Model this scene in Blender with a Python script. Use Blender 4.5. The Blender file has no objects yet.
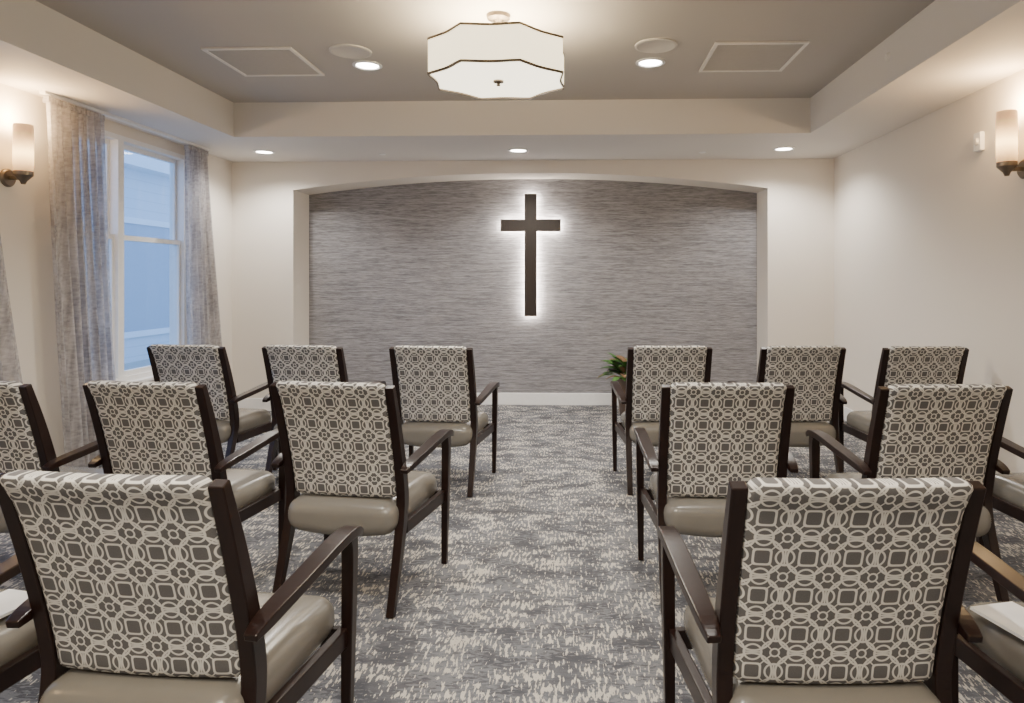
import bpy, bmesh, math, random
from mathutils import Vector, Matrix
random.seed(7)
S = bpy.context.scene
COL = S.collection

# ---------------------------------------------------------------- materials
class NT:
    def __init__(s, name):
        s.mat = bpy.data.materials.new(name); s.mat.use_nodes = True
        s.nt = s.mat.node_tree; s.n = s.nt.nodes; s.l = s.nt.links
        s.b = s.n.get('Principled BSDF'); s.out = s.n.get('Material Output')
    def put(s, sock, v):
        if isinstance(v, bpy.types.NodeSocket): s.l.new(v, sock)
        else: sock.default_value = v
    def m(s, op, a, b=0.0, c=0.0, clamp=False):
        n = s.n.new('ShaderNodeMath'); n.operation = op; n.use_clamp = clamp
        s.put(n.inputs[0], a); s.put(n.inputs[1], b); s.put(n.inputs[2], c)
        return n.outputs[0]
    def obj(s):
        return s.n.new('ShaderNodeTexCoord').outputs['Object']
    def mapping(s, v, sc=(1, 1, 1), loc=(0, 0, 0)):
        n = s.n.new('ShaderNodeMapping'); s.l.new(v, n.inputs[0])
        n.inputs['Scale'].default_value = sc; n.inputs['Location'].default_value = loc
        return n.outputs[0]
    def noise(s, v, scale=5, detail=2, rough=.5):
        n = s.n.new('ShaderNodeTexNoise'); s.l.new(v, n.inputs['Vector'])
        n.inputs['Scale'].default_value = scale; n.inputs['Detail'].default_value = detail
        n.inputs['Roughness'].default_value = rough
        return n.outputs['Fac']
    def step(s, v, lo, hi):
        n = s.n.new('ShaderNodeMapRange'); n.clamp = True
        s.put(n.inputs[0], v); n.inputs[1].default_value = lo; n.inputs[2].default_value = hi
        return n.outputs[0]
    def mix(s, f, a, b):
        n = s.n.new('ShaderNodeMix'); n.data_type = 'RGBA'
        s.put(n.inputs[0], f); s.put(n.inputs[6], a); s.put(n.inputs[7], b)
        return n.outputs[2]
    def bump(s, h, strength=.2, dist=.01):
        n = s.n.new('ShaderNodeBump'); n.inputs['Strength'].default_value = strength
        n.inputs['Distance'].default_value = dist
        s.l.new(h, n.inputs['Height']); s.l.new(n.outputs[0], s.b.inputs['Normal'])
    def base(s, v): s.put(s.b.inputs['Base Color'], v)
    def set(s, **k):
        for a, v in k.items(): s.put(s.b.inputs[a.replace('_', ' ')], v)

def rgb(r, g, b): return (r, g, b, 1)

def paint(name, c, var=.03):
    t = NT(name); o = t.obj()
    n = t.noise(o, 1.3, 2)
    c2 = tuple(max(0, x * (1 - var)) for x in c)
    t.base(t.mix(n, rgb(*c), rgb(*c2))); t.set(Roughness=.75)
    t.bump(t.noise(o, 180, 2), .06, .002)
    return t.mat
def plain(name, c, rough=.5, metal=0):
    t = NT(name); o = t.obj()
    n = t.noise(o, 30, 2)
    t.base(t.mix(n, rgb(*c), rgb(*[x * .9 for x in c]))); t.set(Roughness=rough, Metallic=metal)
    return t.mat
def emit(name, c, st, base=(.9, .9, .88)):
    t = NT(name); t.base(rgb(*base)); t.set(Roughness=.5)
    t.b.inputs['Emission Color'].default_value = rgb(*c)
    t.b.inputs['Emission Strength'].default_value = st
    return t.mat

M_wall = paint('cream_wall_paint', (.74, .69, .625))
M_soff = paint('soffit_paint', (.70, .67, .64))
M_ceil = paint('taupe_ceiling_paint', (.47, .44, .405))
M_trim = plain('white_trim_paint', (.88, .88, .88), .4)
M_vent = plain('vent_white_metal', (.78, .75, .71), .5)
M_spk = plain('speaker_grille_paint', (.60, .57, .53), .6)
M_slot = plain('vent_slot_shadow', (.26, .245, .225), .8)
M_louv = plain('vent_louvre_paint', (.48, .455, .42), .6)
M_metal = plain('brushed_bronze', (.22, .18, .14), .35, .9)
M_dark = plain('dark_metal', (.08, .07, .06), .4, .6)
M_shade = emit('lit_linen_shade', (1.0, .84, .54), 2.5)
M_diff = emit('lit_diffuser', (1.0, .89, .66), 3.3)
M_can = emit('lit_downlight_lens', (1.0, .94, .84), 30)
M_led = emit('led_strip', (1.0, .89, .76), 95)

# sconce glass: glowing zone toward the middle, dimmer amber ends
t = NT('lit_sconce_glass'); o = t.obj()
sz = t.n.new('ShaderNodeSeparateXYZ'); t.l.new(o, sz.inputs[0])
g = t.m('SUBTRACT', 1.0, t.step(t.m('ABSOLUTE', t.m('SUBTRACT', sz.outputs[2], 2.16)), .01, .15))
t.base(rgb(.72, .60, .46)); t.set(Roughness=.3)
t.l.new(t.mix(g, rgb(1, .46, .16), rgb(1, .62, .22)), t.b.inputs['Emission Color'])
t.l.new(t.m('ADD', .4, t.m('MULTIPLY', t.m('MULTIPLY', g, g), 7.5)), t.b.inputs['Emission Strength'])
M_sconce = t.mat

# wallpaper
t = NT('grey_grasscloth_wallpaper'); o = t.obj()
n1 = t.noise(t.mapping(o, (4, 1, 85)), 1, 3, .6)
n2 = t.noise(t.mapping(o, (14, 1, 280)), 1, 2, .6)
f = t.m('ADD', t.m('MULTIPLY', n1, .45), t.m('MULTIPLY', n2, .55))
f = t.step(f, .38, .62)
t.base(t.mix(f, rgb(.128, .125, .137), rgb(.345, .337, .355))); t.set(Roughness=.6)
t.bump(f, .35, .004); M_paper = t.mat

# carpet
t = NT('patterned_carpet'); o = t.obj()
patch = t.noise(t.mapping(o, (3.2, 6.0, 1)), 1.6, 4, .62)
dash = t.noise(t.mapping(o, (90, 20, 1)), 1, 2, .6)
dash2 = t.noise(t.mapping(o, (30, 85, 1), (5, 3, 0)), 1, 2, .6)
fine = t.noise(o, 260, 2)
a = t.step(t.m('ADD', t.m('MULTIPLY', dash, .78), t.m('MULTIPLY', patch, .55)), .712, .738)
b = t.step(t.m('ADD', t.m('MULTIPLY', dash2, .7), t.m('MULTIPLY', t.noise(t.mapping(o, (3, 3, 1), (9, 2, 0)), 1.5, 3), .5)), .60, .65)
basec = t.mix(t.step(patch, .40, .58), rgb(.064, .067, .080), rgb(.135, .141, .160))
c = t.mix(t.m('MULTIPLY', b, .5), basec, rgb(.26, .266, .288))
c = t.mix(t.m('MULTIPLY', a, .9), c, rgb(.62, .58, .51))
c = t.mix(t.step(fine, .35, .75), c, t.mix(.35, c, rgb(.03, .03, .035)))
t.base(c); t.set(Roughness=.95)
t.bump(t.m('ADD', fine, a), .6, .004); M_carpet = t.mat

# espresso wood
t = NT('espresso_wood'); o = t.obj()
g = t.noise(t.mapping(o, (60, 60, 5)), 1, 4, .6)
t.base(t.mix(g, rgb(.006, .0025, .002), rgb(.020, .008, .006))); t.set(Roughness=.30)
t.b.inputs['Specular IOR Level'].default_value = .36
M_wood = t.mat
t = NT('cross_dark_wood'); o = t.obj()
g = t.noise(t.mapping(o, (50, 50, 4)), 1, 4, .6)
t.base(t.mix(g, rgb(.011, .007, .005), rgb(.030, .018, .012))); t.set(Roughness=.5)
M_cross = t.mat

# vinyl seat
t = NT('taupe_vinyl'); o = t.obj()
t.base(t.mix(t.noise(o, 8, 2), rgb(.200, .187, .165), rgb(.168, .157, .138))); t.set(Roughness=.23)
t.b.inputs['Specular IOR Level'].default_value = .6
t.bump(t.noise(o, 300, 2), .08, .002); M_vinyl = t.mat

# lattice fabric
t = NT('lattice_fabric'); o = t.obj()
sx = t.n.new('ShaderNodeSeparateXYZ'); t.l.new(o, sx.inputs[0])
P = .096
def fold(s):
    return t.m('ABSOLUTE', t.m('SUBTRACT', t.m('FRACT', t.m('ADD', t.m('DIVIDE', s, P), 20.0)), .5))
A = fold(sx.outputs[0]); B = fold(sx.outputs[2])
def dist(ax, bx, p=2.0):
    return t.m('POWER', t.m('ADD', t.m('POWER', t.m('ABSOLUTE', t.m('SUBTRACT', A, ax)), p), t.m('POWER', t.m('ABSOLUTE', t.m('SUBTRACT', B, bx)), p)), 1.0 / p)
def line(v, c, w):   # 1 on the line
    return t.m('SUBTRACT', 1.0, t.step(t.m('ABSOLUTE', t.m('SUBTRACT', v, c)), w, w + .012))
sq = dist(.5, .5, 6.0)
rc = dist(0, 0); cc = dist(.5, .5)
inside = t.step(sq, .165, .175)          # 0 inside solid grey square
Ls = [line(sq, .192, .020),              # border of the solid square
      line(cc, .46, .019),               # big interlaced rings round every square
      line(rc, .10, .015),               # rosette eye
      line(rc, .315, .018),              # rosette ring
      t.m('MULTIPLY', line(t.m('SUBTRACT', A, B), 0, .015), t.step(rc, .095, .105)),
      t.m('MULTIPLY', line(t.m('MINIMUM', A, B), 0, .013), t.step(rc, .315, .325)),   # spokes out to the neighbours
      line(dist(.5, 0), .20, .017), line(dist(0, .5), .20, .017)]
W = t.m('MULTIPLY', Ls[0], 1.0)
for l in Ls[1:]: W = t.m('MAXIMUM', W, t.m('MULTIPLY', l, inside))
weave = t.noise(o, 500, 2)
grey = t.mix(weave, rgb(.088, .084, .085), rgb(.14, .135, .135))
whit = t.mix(weave, rgb(.60, .585, .545), rgb(.70, .685, .64))
t.base(t.mix(W, grey, whit)); t.set(Roughness=.85); t.bump(weave, .15, .002)
M_fabric = t.mat

# curtain
t = NT('sheer_curtain'); o = t.obj()
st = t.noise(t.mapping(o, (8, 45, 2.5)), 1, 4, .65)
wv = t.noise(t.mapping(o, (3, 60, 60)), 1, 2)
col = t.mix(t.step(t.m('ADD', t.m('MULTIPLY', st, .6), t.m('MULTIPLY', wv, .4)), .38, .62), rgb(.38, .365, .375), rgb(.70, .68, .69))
d = t.n.new('ShaderNodeBsdfDiffuse'); tr = t.n.new('ShaderNodeBsdfTranslucent'); tp = t.n.new('ShaderNodeBsdfTransparent')
t.l.new(col, d.inputs[0]); t.l.new(col, tr.inputs[0])
m1 = t.n.new('ShaderNodeMixShader'); m1.inputs[0].default_value = .45
t.l.new(d.outputs[0], m1.inputs[1]); t.l.new(tr.outputs[0], m1.inputs[2])
m2 = t.n.new('ShaderNodeMixShader'); m2.inputs[0].default_value = .22
t.l.new(m1.outputs[0], m2.inputs[1]); t.l.new(tp.outputs[0], m2.inputs[2])
t.l.new(m2.outputs[0], t.out.inputs[0]); M_curt = t.mat

# glass
t = NT('window_glass')
gl = t.n.new('ShaderNodeBsdfGlossy'); gl.inputs['Roughness'].default_value = .02
tp = t.n.new('ShaderNodeBsdfTransparent'); tp.inputs[0].default_value = (.90, .95, 1, 1)
mx = t.n.new('ShaderNodeMixShader'); mx.inputs[0].default_value = .05
t.l.new(tp.outputs[0], mx.inputs[1]); t.l.new(gl.outputs[0], mx.inputs[2]); t.l.new(mx.outputs[0], t.out.inputs[0])
M_glass = t.mat

t = NT('leaf_green'); o = t.obj()
t.base(t.mix(t.noise(o, 9, 2), rgb(.03, .10, .02), rgb(.10, .22, .05))); t.set(Roughness=.4); M_leaf = t.mat
t = NT('leaf_red'); o = t.obj()
t.base(t.mix(t.noise(o, 9, 2), rgb(.12, .05, .03), rgb(.2, .13, .06))); t.set(Roughness=.4); M_red = t.mat
M_pot = plain('ceramic_pot', (.09, .06, .045), .35)
M_soil = plain('soil', (.04, .03, .02), .9)
M_paperw = plain('white_paper', (.85, .85, .84), .6)
t = NT('exterior_siding'); o = t.obj()
sz = t.n.new('ShaderNodeSeparateXYZ'); t.l.new(o, sz.inputs[0])
fr = t.m('FRACT', t.m('DIVIDE', sz.outputs[2], .2))
t.base(t.mix(t.step(fr, 0, .10), rgb(.5, .54, .58), rgb(.66, .70, .74))); t.set(Roughness=.8); M_side = t.mat
M_xtrim = plain('exterior_trim', (.85, .87, .9), .6)
M_xglass = plain('exterior_dark_glass', (.40, .45, .52), .15)
M_ground = plain('exterior_ground', (.45, .47, .45), .9)

# ---------------------------------------------------------------- geometry helpers
def mk(name, verts, faces, mat, parent=None, smooth=False, bevel=0, seg=2, mats=None, fm=None):
    me = bpy.data.meshes.new(name); me.from_pydata([tuple(v) for v in verts], [], faces)
    for mm in (mats or [mat]): me.materials.append(mm)
    bm = bmesh.new(); bm.from_mesh(me); bmesh.ops.recalc_face_normals(bm, faces=bm.faces); bm.to_mesh(me); bm.free()
    if fm:
        for p, i in zip(me.polygons, fm): p.material_index = i
    if smooth:
        for p in me.polygons: p.use_smooth = True
    ob = bpy.data.objects.new(name, me); COL.objects.link(ob)
    if parent: ob.parent = parent
    if bevel:
        b = ob.modifiers.new('bevel', 'BEVEL'); b.width = bevel; b.segments = seg; b.limit_method = 'ANGLE'
    return ob

def bx(x0, x1, y0, y1, z0, z1, V, F):
    i = len(V)
    V += [(x0, y0, z0), (x1, y0, z0), (x1, y1, z0), (x0, y1, z0), (x0, y0, z1), (x1, y0, z1), (x1, y1, z1), (x0, y1, z1)]
    F += [tuple(i + k for k in q) for q in ((0, 3, 2, 1), (4, 5, 6, 7), (0, 1, 5, 4), (1, 2, 6, 5), (2, 3, 7, 6), (3, 0, 4, 7))]
def boxes(name, lst, mat, parent=None, bevel=0):
    V, F = [], []
    for b in lst: bx(*b, V, F)
    return mk(name, V, F, mat, parent, bevel=bevel)
def lathe(name, prof, mat, parent=None, seg=40, loc=(0, 0, 0), axis='Z'):
    V, F = [], []
    n = len(prof)
    for k in range(seg):
        a = 2 * math.pi * k / seg
        for r, z in prof:
            p = (r * math.cos(a), r * math.sin(a), z)
            if axis == 'X': p = (z, r * math.cos(a), r * math.sin(a))
            V.append((p[0] + loc[0], p[1] + loc[1], p[2] + loc[2]))
    for k in range(seg):
        for j in range(n - 1):
            a, b = k * n + j, ((k + 1) % seg) * n + j
            F.append((a, b, b + 1, a + 1))
    ob = mk(name, V, F, mat, parent, smooth=True)
    bm = bmesh.new(); bm.from_mesh(ob.data); bmesh.ops.remove_doubles(bm, verts=bm.verts, dist=1e-5)
    bmesh.ops.recalc_face_normals(bm, faces=bm.faces); bm.to_mesh(ob.data); bm.free()
    for e in ob.data.polygons: e.use_smooth = True
    m = ob.modifiers.new('es', 'EDGE_SPLIT'); m.split_angle = math.radians(40)
    return ob
def empty(name, loc=(0, 0, 0), rz=0):
    e = bpy.data.objects.new(name, None); e.empty_display_size = .1
    e.location = loc; e.rotation_euler = (0, 0, rz); COL.objects.link(e); return e

def catmull(P, n=6):
    out = []
    for i in range(len(P) - 1):
        p0 = P[max(i - 1, 0)]; p1 = P[i]; p2 = P[i + 1]; p3 = P[min(i + 2, len(P) - 1)]
        for k in range(n):
            s = k / n
            out.append(tuple(.5 * ((2 * b) + (-a + c) * s + (2 * a - 5 * b + 4 * c - d) * s * s + (-a + 3 * b - 3 * c + d) * s ** 3)
                             for a, b, c, d in zip(p0, p1, p2, p3)))
    out.append(tuple(P[-1])); return out
def sweep(P, V, F, n=6):
    """P: list of (x,y,z,width,depth); width along X, depth perpendicular to path"""
    Q = catmull(P, n); base = len(V)
    for i, q in enumerate(Q):
        a = Vector(Q[max(i - 1, 0)][:3]); b = Vector(Q[min(i + 1, len(Q) - 1)][:3])
        T = (b - a).normalized(); X = Vector((1, 0, 0)); X = (X - T * X.dot(T)).normalized(); N = T.cross(X)
        c = Vector(q[:3]); w, d = q[3] / 2, q[4] / 2
        for sx_, sy_ in ((-1, -1), (1, -1), (1, 1), (-1, 1)): V.append(c + X * w * sx_ + N * d * sy_)
    for i in range(len(Q) - 1):
        for k in range(4):
            a = base + i * 4 + k; b = base + i * 4 + (k + 1) % 4
            F.append((a, b, b + 4, a + 4))
    F.append((base, base + 1, base + 2, base + 3)); e = base + (len(Q) - 1) * 4
    F.append((e + 3, e + 2, e + 1, e))
def rbox(name, sx_, sy_, sz_, r, n=14, fn=None, mat=None):
    bm = bmesh.new(); bmesh.ops.create_cube(bm, size=2)
    bmesh.ops.subdivide_edges(bm, edges=bm.edges, cuts=n, use_grid_fill=True)
    h = Vector((sx_ / 2, sy_ / 2, sz_ / 2)); rr = [min(r, k * .98) for k in h]
    for v in bm.verts:
        p = Vector([math.copysign(abs(c) ** .6, c) * k for c, k in zip(v.co, h)])
        q = Vector([max(-(k - ri), min(k - ri, c)) for c, k, ri in zip(p, h, rr)])
        dd = Vector([(c - e) / ri for c, e, ri in zip(p, q, rr)])
        if dd.length > 1e-6:
            m_ = max(abs(c) for c in dd); dd = dd.normalized() * m_
        v.co = q + Vector([c * ri for c, ri in zip(dd, rr)])
        if fn: v.co = Vector(fn(v.co, h))
    me = bpy.data.meshes.new(name); bm.to_mesh(me); bm.free()
    for p in me.polygons: p.use_smooth = True
    me.materials.append(mat); return me

# ---------------------------------------------------------------- room
XL, XR, YB, YF = -3.60, 2.60, 7.01, -2.6
ZS, ZC = 2.59, 2.885
XC = -.51
boxes('floor', [(XL - .2, XR + .2, YF - .2, 7.6, -.1, 0)], M_carpet)
boxes('ceiling', [(XL - .2, XR + .2, YF - .2, 7.6, ZC, ZC + .1)], M_ceil)
sof = boxes('ceiling_soffit', [(XL, -2.955, YF, YB, ZS, ZC), (1.95, XR, YF, YB, ZS, ZC),
                         (-2.955, 1.95, 5.78, YB, ZS, ZC), (-2.955, 1.95, YF, -1.3, ZS, ZC)], M_soff)
boxes('wall_right', [(XR, XR + .15, YF - .2, 7.6, 0, ZC)], M_wall)
boxes('wall_front', [(XL, XR, YF - .15, YF, 0, ZC)], M_wall)
W1 = (4.72, 6.17); W2 = (2.2, 3.85); WZ = (.55, 2.50)
boxes('wall_left', [(XL - .15, XL, YF - .2, W2[0], 0, ZC), (XL - .15, XL, W2[1], W1[0], 0, ZC), (XL - .15, XL, W1[1], 7.6, 0, ZC),
                    (XL - .15, XL, W2[0], W2[1], 0, WZ[0]), (XL - .15, XL, W1[0], W1[1], 0, WZ[0]),
                    (XL - .15, XL, W2[0], W2[1], WZ[1], ZC), (XL - .15, XL, W1[0], W1[1], WZ[1], ZC)], M_wall)
YR = 7.43; HW = 2.445; SP = 2.296; PK = 2.462
def arch_wall():
    N = 48
    rise = PK - SP; R = (HW * HW + rise * rise) / (2 * rise); cz = PK - R
    arc = []
    for i in range(N + 1):
        x = -HW + 2 * HW * i / N
        arc.append((XC + x, cz + math.sqrt(R * R - x * x)))
    V, F = [], []
    def pt(x, z): V.append((x, YB, z)); V.append((x, YR, z)); return len(V) - 2
    tops = [pt(x, ZC) for x, z in arc]; bots = [pt(x, z) for x, z in arc]
    for i in range(N):
        a, b, c, d = tops[i], tops[i + 1], bots[i + 1], bots[i]
        F.append((a, b, c, d)); F.append((a + 1, d + 1, c + 1, b + 1)); F.append((d, c, c + 1, d + 1)); F.append((a, a + 1, b + 1, b))
    for xe, k in ((XL, 0), (XR, N)):
        f0, t0 = pt(xe, 0), pt(xe, ZC); fi = pt(arc[k][0], 0)
        F.append((f0, t0, tops[k], bots[k], fi)); F.append((f0 + 1, fi + 1, bots[k] + 1, tops[k] + 1, t0 + 1))
        F.append((fi, bots[k], bots[k] + 1, fi + 1)); F.append((f0, f0 + 1, t0 + 1, t0))
    mk('wall_arch', V, F, M_wall)
arch_wall()
boxes('wall_back', [(XL, XR, YR, YR + .12, 0, ZC)], M_paper)
bb = .13
boxes('baseboard_back', [(XC - HW, XC + HW, YR - .015, YR, 0, bb)], M_trim, bevel=.004)
boxes('baseboard_arch', [(XL, XC - HW, YB - .015, YB, 0, bb), (XC + HW, XR, YB - .015, YB, 0, bb),
                         (XC - HW, XC - HW + .015, YB - .015, YR, 0, bb), (XC + HW - .015, XC + HW, YB - .015, YR, 0, bb)], M_trim, bevel=.004)
boxes('baseboard_left', [(XL, XL + .015, YF, YB - .015, 0, bb)], M_trim, bevel=.004)
boxes('baseboard_right', [(XR - .015, XR, YF, YB - .015, 0, bb)], M_trim, bevel=.004)

def window(name, y0, y1, fr_):
    e = empty(name, (XL, (y0 + y1) / 2, 0)); oy = (y0 + y1) / 2
    z0, z1 = WZ; ym = y0 + (y1 - y0) * fr_ - oy; a, b = y0 - oy, y1 - oy
    fw = .04
    L = [(-.13, .006, a, a + fw, z0, z1), (-.13, .006, b - fw, b, z0, z1),
         (-.13, .004, a + fw, b - fw, z1 - fw, z1), (-.13, .004, a + fw, b - fw, z0, z0 + fw),
         (-.13, .005, ym - .035, ym + .035, z0 + fw, z1 - fw)]
    boxes('frame', L, M_trim, e)
    boxes('sill', [(-.02, .05, a - .05, b + .05, z0 - .03, z0)], M_trim, e, .006)
    zr = 1.70
    S_ = []; G = []
    for p, q in ((a + fw, ym - .035), (ym + .035, b - fw)):
        for (s0, s1, xx) in ((z0 + fw, zr + .02, -.06), (zr - .02, z1 - fw, -.10)):
            S_ += [(xx, xx + .035, p, p + .03, s0, s1), (xx, xx + .035, q - .03, q, s0, s1),
                   (xx, xx + .034, p + .03, q - .03, s0, s0 + .04), (xx, xx + .034, p + .03, q - .03, s1 - .04, s1)]
            G.append((xx + .014, xx + .018, p + .02, q - .02, s0 + .02, s1 - .02))
    boxes('sashes', S_, M_trim, e); boxes('glass_panes', G, M_glass, e)
window('window_1', *W1, .38); window('window_2', *W2, .5)

def curtain(name, topr, botr, x=-3.47, z0=.02, z1=2.53, folds=7):
    nu, nv = 120, 24; V, F = [], []
    for j in range(nv + 1):
        s = j / nv; z = z1 + (z0 - z1) * s
        e = s ** 1.2
        a = topr[0] + (botr[0] - topr[0]) * e; b = topr[1] + (botr[1] - topr[1]) * e
        for i in range(nu + 1):
            u = i / nu
            amp = .024 + .022 * s
            ph = u * folds * 2 * math.pi + .5 * math.sin(u * 9 + s * 2)
            V.append((x + amp * math.sin(ph) + .012 * math.sin(ph * 2.3 + s * 3), a + (b - a) * u + .012 * math.sin(ph * 1.7 + 1) * s, z))
    for j in range(nv):
        for i in range(nu):
            k = j * (nu + 1) + i; F.append((k, k + 1, k + nu + 2, k + nu + 1))
    e = empty(name, (0, 0, 0))
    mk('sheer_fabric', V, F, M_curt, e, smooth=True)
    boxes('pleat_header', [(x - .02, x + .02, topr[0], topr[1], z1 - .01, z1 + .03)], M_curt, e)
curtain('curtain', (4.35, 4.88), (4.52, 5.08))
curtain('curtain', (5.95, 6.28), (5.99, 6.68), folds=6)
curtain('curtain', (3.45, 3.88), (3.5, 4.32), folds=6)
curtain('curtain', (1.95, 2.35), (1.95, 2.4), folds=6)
e = empty('curtain_rod', (-3.47, 5.4, 2.57))
boxes('track', [(-.02, .02, -1.08, .9, 0.0, .02)], M_trim, e)
e = empty('curtain_rod', (-3.47, 2.9, 2.57))
boxes('track', [(-.02, .02, -.96, .98, 0.0, .02)], M_trim, e)

# exterior
e = empty('neighbouring_building', (-9.2, 10, 0))
boxes('siding_wall', [(0, .2, -5, 14, -3, 3.6)], M_side, e)
boxes('eave_and_corner_trim', [(0, .55, -5, 14, 3.6, 3.85), (.2, .26, .6, .8, -3, 3.6), (.2, .25, -1.9, -.2, 2.5, 2.62), (.2, .25, -1.9, -.2, .2, .32), (.2, .25, -1.9, -1.78, .32, 2.5), (.2, .25, -.32, -.2, .32, 2.5),
                               (.2, .25, 3.0, 5.0, 2.5, 2.62), (.2, .25, 3.0, 5.0, .2, .32), (.2, .25, 3.0, 3.12, .32, 2.5), (.2, .25, 4.88, 5.0, .32, 2.5)], M_xtrim, e)
boxes('house_windows', [(.2, .22, -1.78, -.32, .32, 2.5), (.2, .22, 3.12, 4.88, .32, 2.5)], M_xglass, e)
boxes('ground_exterior', [(-30, XL - .2, -10, 40, -.35, -.3)], M_ground)

# ---------------------------------------------------------------- ceiling fixtures
def downlight(x, y, z, power, r=.085, spread=130):
    e = empty('recessed_downlight', (x, y, z))
    lathe('trim_ring', [(r + .018, 0), (r + .018, -.006), (r, -.010), (r - .008, -.004), (r - .008, 0.0)], M_trim, e)
    lathe('lens', [(0, -.003), (r - .008, -.003)], M_can, e)
    li = bpy.data.lights.new('downlight_lamp', 'SPOT'); li.energy = power; li.color = (1, .945, .865)
    li.spot_size = math.radians(spread); li.spot_blend = .6; li.shadow_soft_size = .06
    o_ = bpy.data.objects.new('lamp', li); COL.objects.link(o_); o_.parent = e; o_.location = (0, 0, -.03)
for x in (-3.0, -.56, 1.93): downlight(x, 6.45, ZS, 100, .080, 150)
for x in (-1.49, .51): downlight(x, 4.80, ZC, 135)
for x in (-1.49, .51):
    downlight(x, 1.9, ZC, 118, spread=140); downlight(x, -.6, ZC, 85, spread=150)  # unseen extra downlights, added as fill from the camera end
def speaker(x, y):
    e = empty('ceiling_speaker', (x, y, ZC))
    lathe('grille', [(0, -.008), (.115, -.008), (.122, -.012), (.138, -.008), (.138, 0)], M_spk, e)
speaker(-1.51, 4.50); speaker(.51, 4.45)
def vent(x, y):
    e = empty('ceiling_vent', (x, y, ZC)); h = .30; w = .024
    boxes('frame', [(-h, h, -h, -h + w, -.014, 0), (-h, h, h - w, h, -.014, 0), (-h, -h + w, -h + w, h - w, -.014, 0), (h - w, h, -h + w, h - w, -.014, 0)], M_vent, e, .003)
    boxes('back_pan', [(-h + w, h - w, -h + w, h - w, -.003, 0)], M_slot, e)
    L = []
    k = -h + w + .01
    while k < h - w - .01:
        L.append((-h + w, h - w, k, k + .016, -.008, -.003)); k += .022
    boxes('louvres', L, M_louv, e)
vent(-2.17, 4.70); vent(1.18, 4.70)
e = empty('fire_sprinkler', (1.95, 4.35, 2.76))
lathe('escutcheon', [(0, -.015), (.02, -.015), (.03, -.004), (.03, 0)], M_vent, e, axis='X')
e = empty('smoke_sensor', (-1.9, 6.6, ZS)); lathe('cap', [(0, -.01), (.03, -.008), (.035, 0)], M_trim, e)
e = empty('smoke_sensor', (1.2, 6.6, ZS)); lathe('cap', [(0, -.01), (.03, -.008), (.035, 0)], M_trim, e)

def pendant(x, y, up, dn):
    e = empty('drum_ceiling_light', (x, y, 0))
    R = .405; zb, zt = 2.505, 2.70; n = 160
    def rad(th, R=R):
        f_ = ((th / (2 * math.pi)) * 8 + .5) % 1
        return R * (1 - .115 * math.sin(math.pi * f_))
    def ring(off, z): return [((rad(2 * math.pi * k / n) + off) * math.cos(2 * math.pi * k / n), (rad(2 * math.pi * k / n) + off) * math.sin(2 * math.pi * k / n), z) for k in range(n)]
    def band(name, off0, off1, z0, z1, mat):
        V = ring(off1, z0) + ring(off1, z1) + ring(off0, z1) + ring(off0, z0); F = []
        for k in range(n):
            q = (k + 1) % n
            for a in range(4):
                b = (a + 1) % 4; F.append((a * n + k, a * n + q, b * n + q, b * n + k))
        mk(name, V, F, mat, e)
    band('shade', -.004, 0, zb, zt, M_shade)
    band('bottom_trim', -.006, .004, zb - .005, zb + .007, M_metal)
    band('top_trim', -.006, .004, zt - .007, zt + .005, M_metal)
    V = ring(-.006, zb + .004); V.append((0, 0, zb + .004)); F = [(k, (k + 1) % n, n) for k in range(n)]
    mk('diffuser', V, F, M_diff, e)
    lathe('finial', [(0, zb - .03), (.012, zb - .026), (.008, zb - .012), (.03, zb - .006), (.03, zb + .002)], M_metal, e)
    lathe('stem', [(.011, zb + .02), (.011, ZC - .03)], M_metal, e)
    lathe('canopy', [(0, ZC - .045), (.02, ZC - .045), (.03, ZC - .03), (.065, ZC - .022), (.07, ZC)], M_metal, e)
    boxes('spider_arms', [(-.35, .35, -.004, .004, zt - .03, zt - .022), (-.004, .004, -.35, .35, zt - .03, zt - .022)], M_metal, e)
    for (nm, z, p) in (('lamp_up', 2.64, up), ('lamp_down', zb - .06, dn)):
        if nm == 'lamp_down':
            li = bpy.data.lights.new(nm, 'AREA'); li.shape = 'DISK'; li.size = .7; li.color = (1, .90, .74)
        else:
            li = bpy.data.lights.new(nm, 'POINT'); li.shadow_soft_size = .14; li.color = (1, .80, .50)
        li.energy = p
        o_ = bpy.data.objects.new(nm, li); COL.objects.link(o_); o_.parent = e; o_.location = (0, 0, z)
pendant(-.455, 3.92, 66, 32)
pendant(-.455, .4, 68, 45)  # second fixture out of view, added for soft fill light

# sconces
def sconce(x, y, sgn):
    e = empty('wall_sconce', (x, y, 0)); d = .105 * sgn
    lathe('backplate', [(0, sgn * .018), (.048, sgn * .018), (.058, sgn * .008), (.058, 0)], M_metal, e, loc=(0, 0, 2.005), axis='X')
    boxes('arm', [(min(0, d), max(0, d), -.012, .012, 1.993, 2.017)], M_metal, e, .004)
    lathe('cup', [(0, 1.965), (.012, 1.965), (.02, 1.985), (.053, 2.02), (.053, 2.045), (.048, 2.045)], M_metal, e, loc=(d, 0, 0))
    lathe('glass_shade', [(.0, 2.041), (.050, 2.041), (.054, 2.09), (.054, 2.325), (.051, 2.34), (.048, 2.34)], M_sconce, e, loc=(d, 0, 0))
    li = bpy.data.lights.new('sconce_lamp', 'POINT'); li.energy = 22; li.color = (1, .68, .35); li.shadow_soft_size = .05
    o_ = bpy.data.objects.new('lamp', li); COL.objects.link(o_); o_.parent = e; o_.location = (d * .95, 0, 2.39)
sconce(XL, 4.20, 1); sconce(XR, 4.05, -1)
sconce(XL, .8, 1); sconce(XR, .8, -1)
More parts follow.
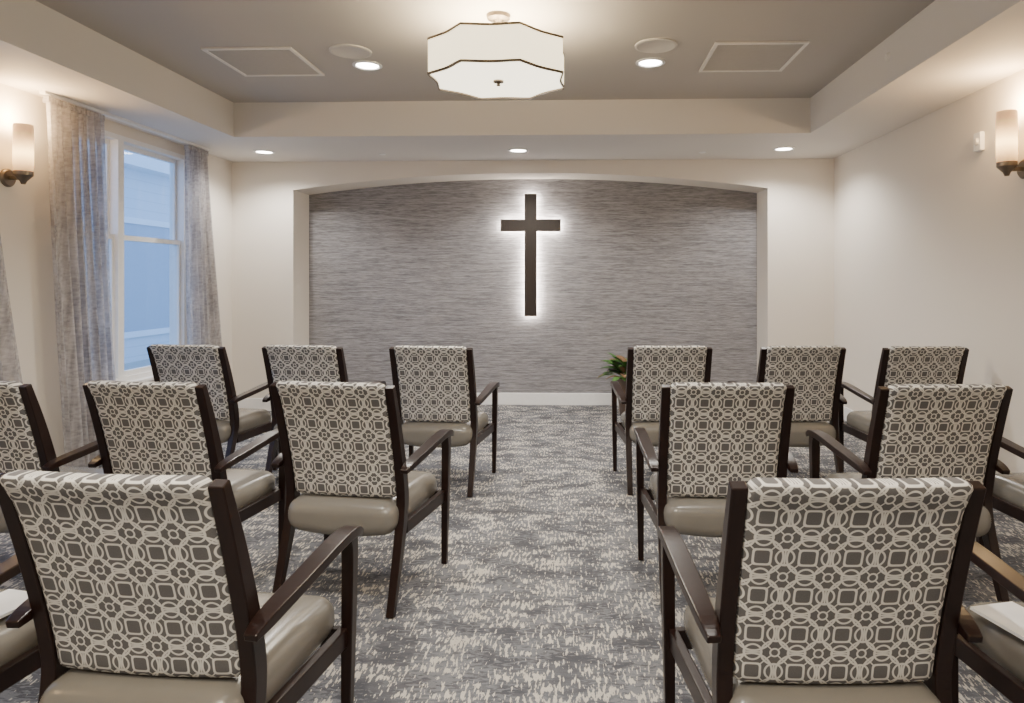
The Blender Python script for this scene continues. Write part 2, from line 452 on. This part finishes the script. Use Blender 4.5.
e = empty('fire_alarm_strobe', (XR, 4.48, 2.25)); boxes('housing', [(-.03, 0, -.04, .04, -.06, .06)], M_trim, e, .006)
lathe('lens', [(0, -.045), (.018, -.043), (.024, -.03)], M_vent, e, axis='X')

# ---------------------------------------------------------------- cross
e = empty('wall_cross', (-.505, YR, 0))
yf0, yf1 = -.095, -.055
bw = .066
pts = [(-bw, .97), (bw, .97), (bw, 1.885), (.325, 1.885), (.325, 2.015), (bw, 2.015), (bw, 2.29), (-bw, 2.29), (-bw, 2.015), (-.325, 2.015), (-.325, 1.885), (-bw, 1.885)]
n = len(pts)
V = [(x, yf0, z) for x, z in pts] + [(x, yf1, z) for x, z in pts]
F = [tuple(range(n)), tuple(range(2 * n - 1, n - 1, -1))] + [(i, (i + 1) % n, (i + 1) % n + n, i + n) for i in range(n)]
mk('cross_body', V, F, M_cross, e, bevel=.004)
i_ = .010
boxes('led_backlight', [(-bw + i_, bw - i_, -.054, -.040, .97 + i_, 2.29 - i_), (-.325 + i_, -bw + i_, -.054, -.040, 1.885 + i_, 2.015 - i_), (bw - i_, .325 - i_, -.054, -.040, 1.885 + i_, 2.015 - i_)], M_led, e)
boxes('standoffs', [(-.01, .01, -.055, 0, 1.2, 1.22), (-.01, .01, -.055, 0, 2.1, 2.12)], M_dark, e)

# ---------------------------------------------------------------- armchair
def yb(z):
    return -.145 * max(0, (z - .42) / .51) ** 1.35
V, F = [], []
for s in (-1, 1):
    sweep([(s * .252, -.145, 0, .032, .030), (s * .251, -.07, .2, .036, .040), (s * .249, -.008, .40, .038, .052),
           (s * .249, yb(.55), .55, .038, .050), (s * .249, yb(.75), .75, .037, .042), (s * .249, yb(.93), .93, .036, .030)], V, F)
    sweep([(s * .300, .400, 0, .026, .026), (s * .302, .41, .3, .033, .036), (s * .304, .415, .55, .036, .042), (s * .304, .407, .612, .036, .05)], V, F)
    sweep([(s * .286, -.088, .572, .032, .018), (s * .289, -.03, .586, .044, .028), (s * .296, .12, .605, .052, .028),
           (s * .305, .31, .628, .054, .028), (s * .308, .41, .627, .050, .028), (s * .308, .455, .609, .044, .022)], V, F)
    sweep([(s * .255, -.0, .315, .026, .055), (s * .293, .405, .325, .026, .055)], V, F, 1)
bx(-.29, .29, .395, .42, .29, .345, V, F)
bx(-.24, .24, -.012, .012, .31, .35, V, F)
frame_me_ob = mk('armchair_frame_src', V, F, M_wood)
frame_me = frame_me_ob.data; bpy.data.objects.remove(frame_me_ob)
def seatfn(p, h):
    x, y, z = p
    u = x / h.x; v = y / h.y
    k = (1 - u * u) * (1 - v * v)
    if z > 0: z += .018 * k
    else: z -= .024 * (1 - u * u)
    x *= 1 + .07 * (v + 1) / 2
    return (x, y + .18, z + .368)
seat_me = rbox('seat_mesh', .488, .55, .128, .055, 16, seatfn, M_vinyl)
def backfn(p, h):
    x, y, z = p
    zz = z + .694
    t_ = max(0, (zz - .87) / .07)
    if y < 0: y -= .016 * min(1, t_)
    y -= .014 * (1 - (x / h.x) ** 2)
    return (x, y + yb(zz) - .002, zz)
back_me = rbox('back_mesh', .462, .055, .505, .024, 18, backfn, M_fabric)
def chair(x, y, deg):
    e = empty('armchair', (x, y, 0), math.radians(deg))
    for nm, me in (('frame', frame_me), ('seat', seat_me), ('back', back_me)):
        ob = bpy.data.objects.new(nm, me); COL.objects.link(ob); ob.parent = e
        if nm == 'frame':
            b = ob.modifiers.new('bevel', 'BEVEL'); b.width = .005; b.segments = 2; b.limit_method = 'ANGLE'
            b.angle_limit = math.radians(40)
for c_ in [(.582, 1.60, 2), (-.998, 1.585, -4), (1.39, 1.60, 3), (-1.78, 1.58, -3),
           (-.985, 2.90, -7), (-1.765, 2.89, -5), (-2.49, 2.89, -6),
           (.608, 2.93, 0), (1.462, 2.92, 3), (2.245, 2.94, 2),
           (-.915, 4.42, -4), (-1.742, 4.44, -5), (-2.50, 4.45, -6),
           (.580, 4.48, 2), (1.420, 4.50, 2), (2.18, 4.50, 2)]:
    chair(*c_)

def booklet(x, y, z, rz):
    e = empty('service_program', (x, y, z), rz)
    boxes('folded_sheets', [(-.07, .07, -.10, .10, 0, .004), (-.069, .07, -.099, .099, .0045, .008)], M_paperw, e)
booklet(1.175, 1.84, .451, .25); booklet(-1.61, 1.83, .451, -.2)

# ---------------------------------------------------------------- plant
e = empty('potted_plant', (.53, 6.85, 0))
lathe('pot', [(0, 0), (.10, 0), (.105, .01), (.15, .36), (.155, .38), (.145, .38), (.135, .35), (0, .35)], M_pot, e)
lathe('soil', [(0, .362), (.137, .362)], M_soil, e)
V, F, fm = [], [], []
for k in range(90):
    az = random.uniform(0, 2 * math.pi); el = random.uniform(.55, 1.5); L = random.uniform(.22, .38); w = random.uniform(.03, .055)
    base = Vector((random.uniform(-.07, .07), random.uniform(-.07, .07), .36)); red = random.random() < .3
    dirh = Vector((math.cos(az), math.sin(az), 0)); side = Vector((-dirh.y, dirh.x, 0))
    p = base.copy(); ang = el; b0 = len(V); ns = 9
    for j in range(ns + 1):
        s_ = j / ns; ww = w * (0.08 + .92 * (math.sin(math.pi * max(0, (s_ - .35) / .65)) ** .7 if s_ > .35 else 0)) if s_ < 1 else 0.001
        cup = Vector((0, 0, ww * .3))
        V += [p - side * ww + cup, p, p + side * ww + cup]
        p = p + (dirh * math.cos(ang) + Vector((0, 0, math.sin(ang)))) * (L / ns); ang -= .13
    for j in range(ns):
        a = b0 + j * 3
        F += [(a, a + 1, a + 4, a + 3), (a + 1, a + 2, a + 5, a + 4)]; fm += [int(red)] * 2
mk('foliage', V, F, None, e, smooth=True, mats=[M_leaf, M_red], fm=fm)

# ---------------------------------------------------------------- world / camera
w = bpy.data.worlds.new('dusk_sky'); S.world = w; w.use_nodes = True
bg = w.node_tree.nodes['Background']; bg.inputs[0].default_value = (.34, .56, 1.0, 1); bg.inputs[1].default_value = 2.9

cam = bpy.data.cameras.new('cam'); co = bpy.data.objects.new('camera', cam); COL.objects.link(co)
co.location = (0, 0, 1.36); co.rotation_euler = (math.radians(90), 0, math.radians(1.8))
cam.lens = 24; cam.sensor_width = 36; cam.shift_x = -.043; cam.shift_y = -.0698; cam.clip_start = .05
S.camera = co
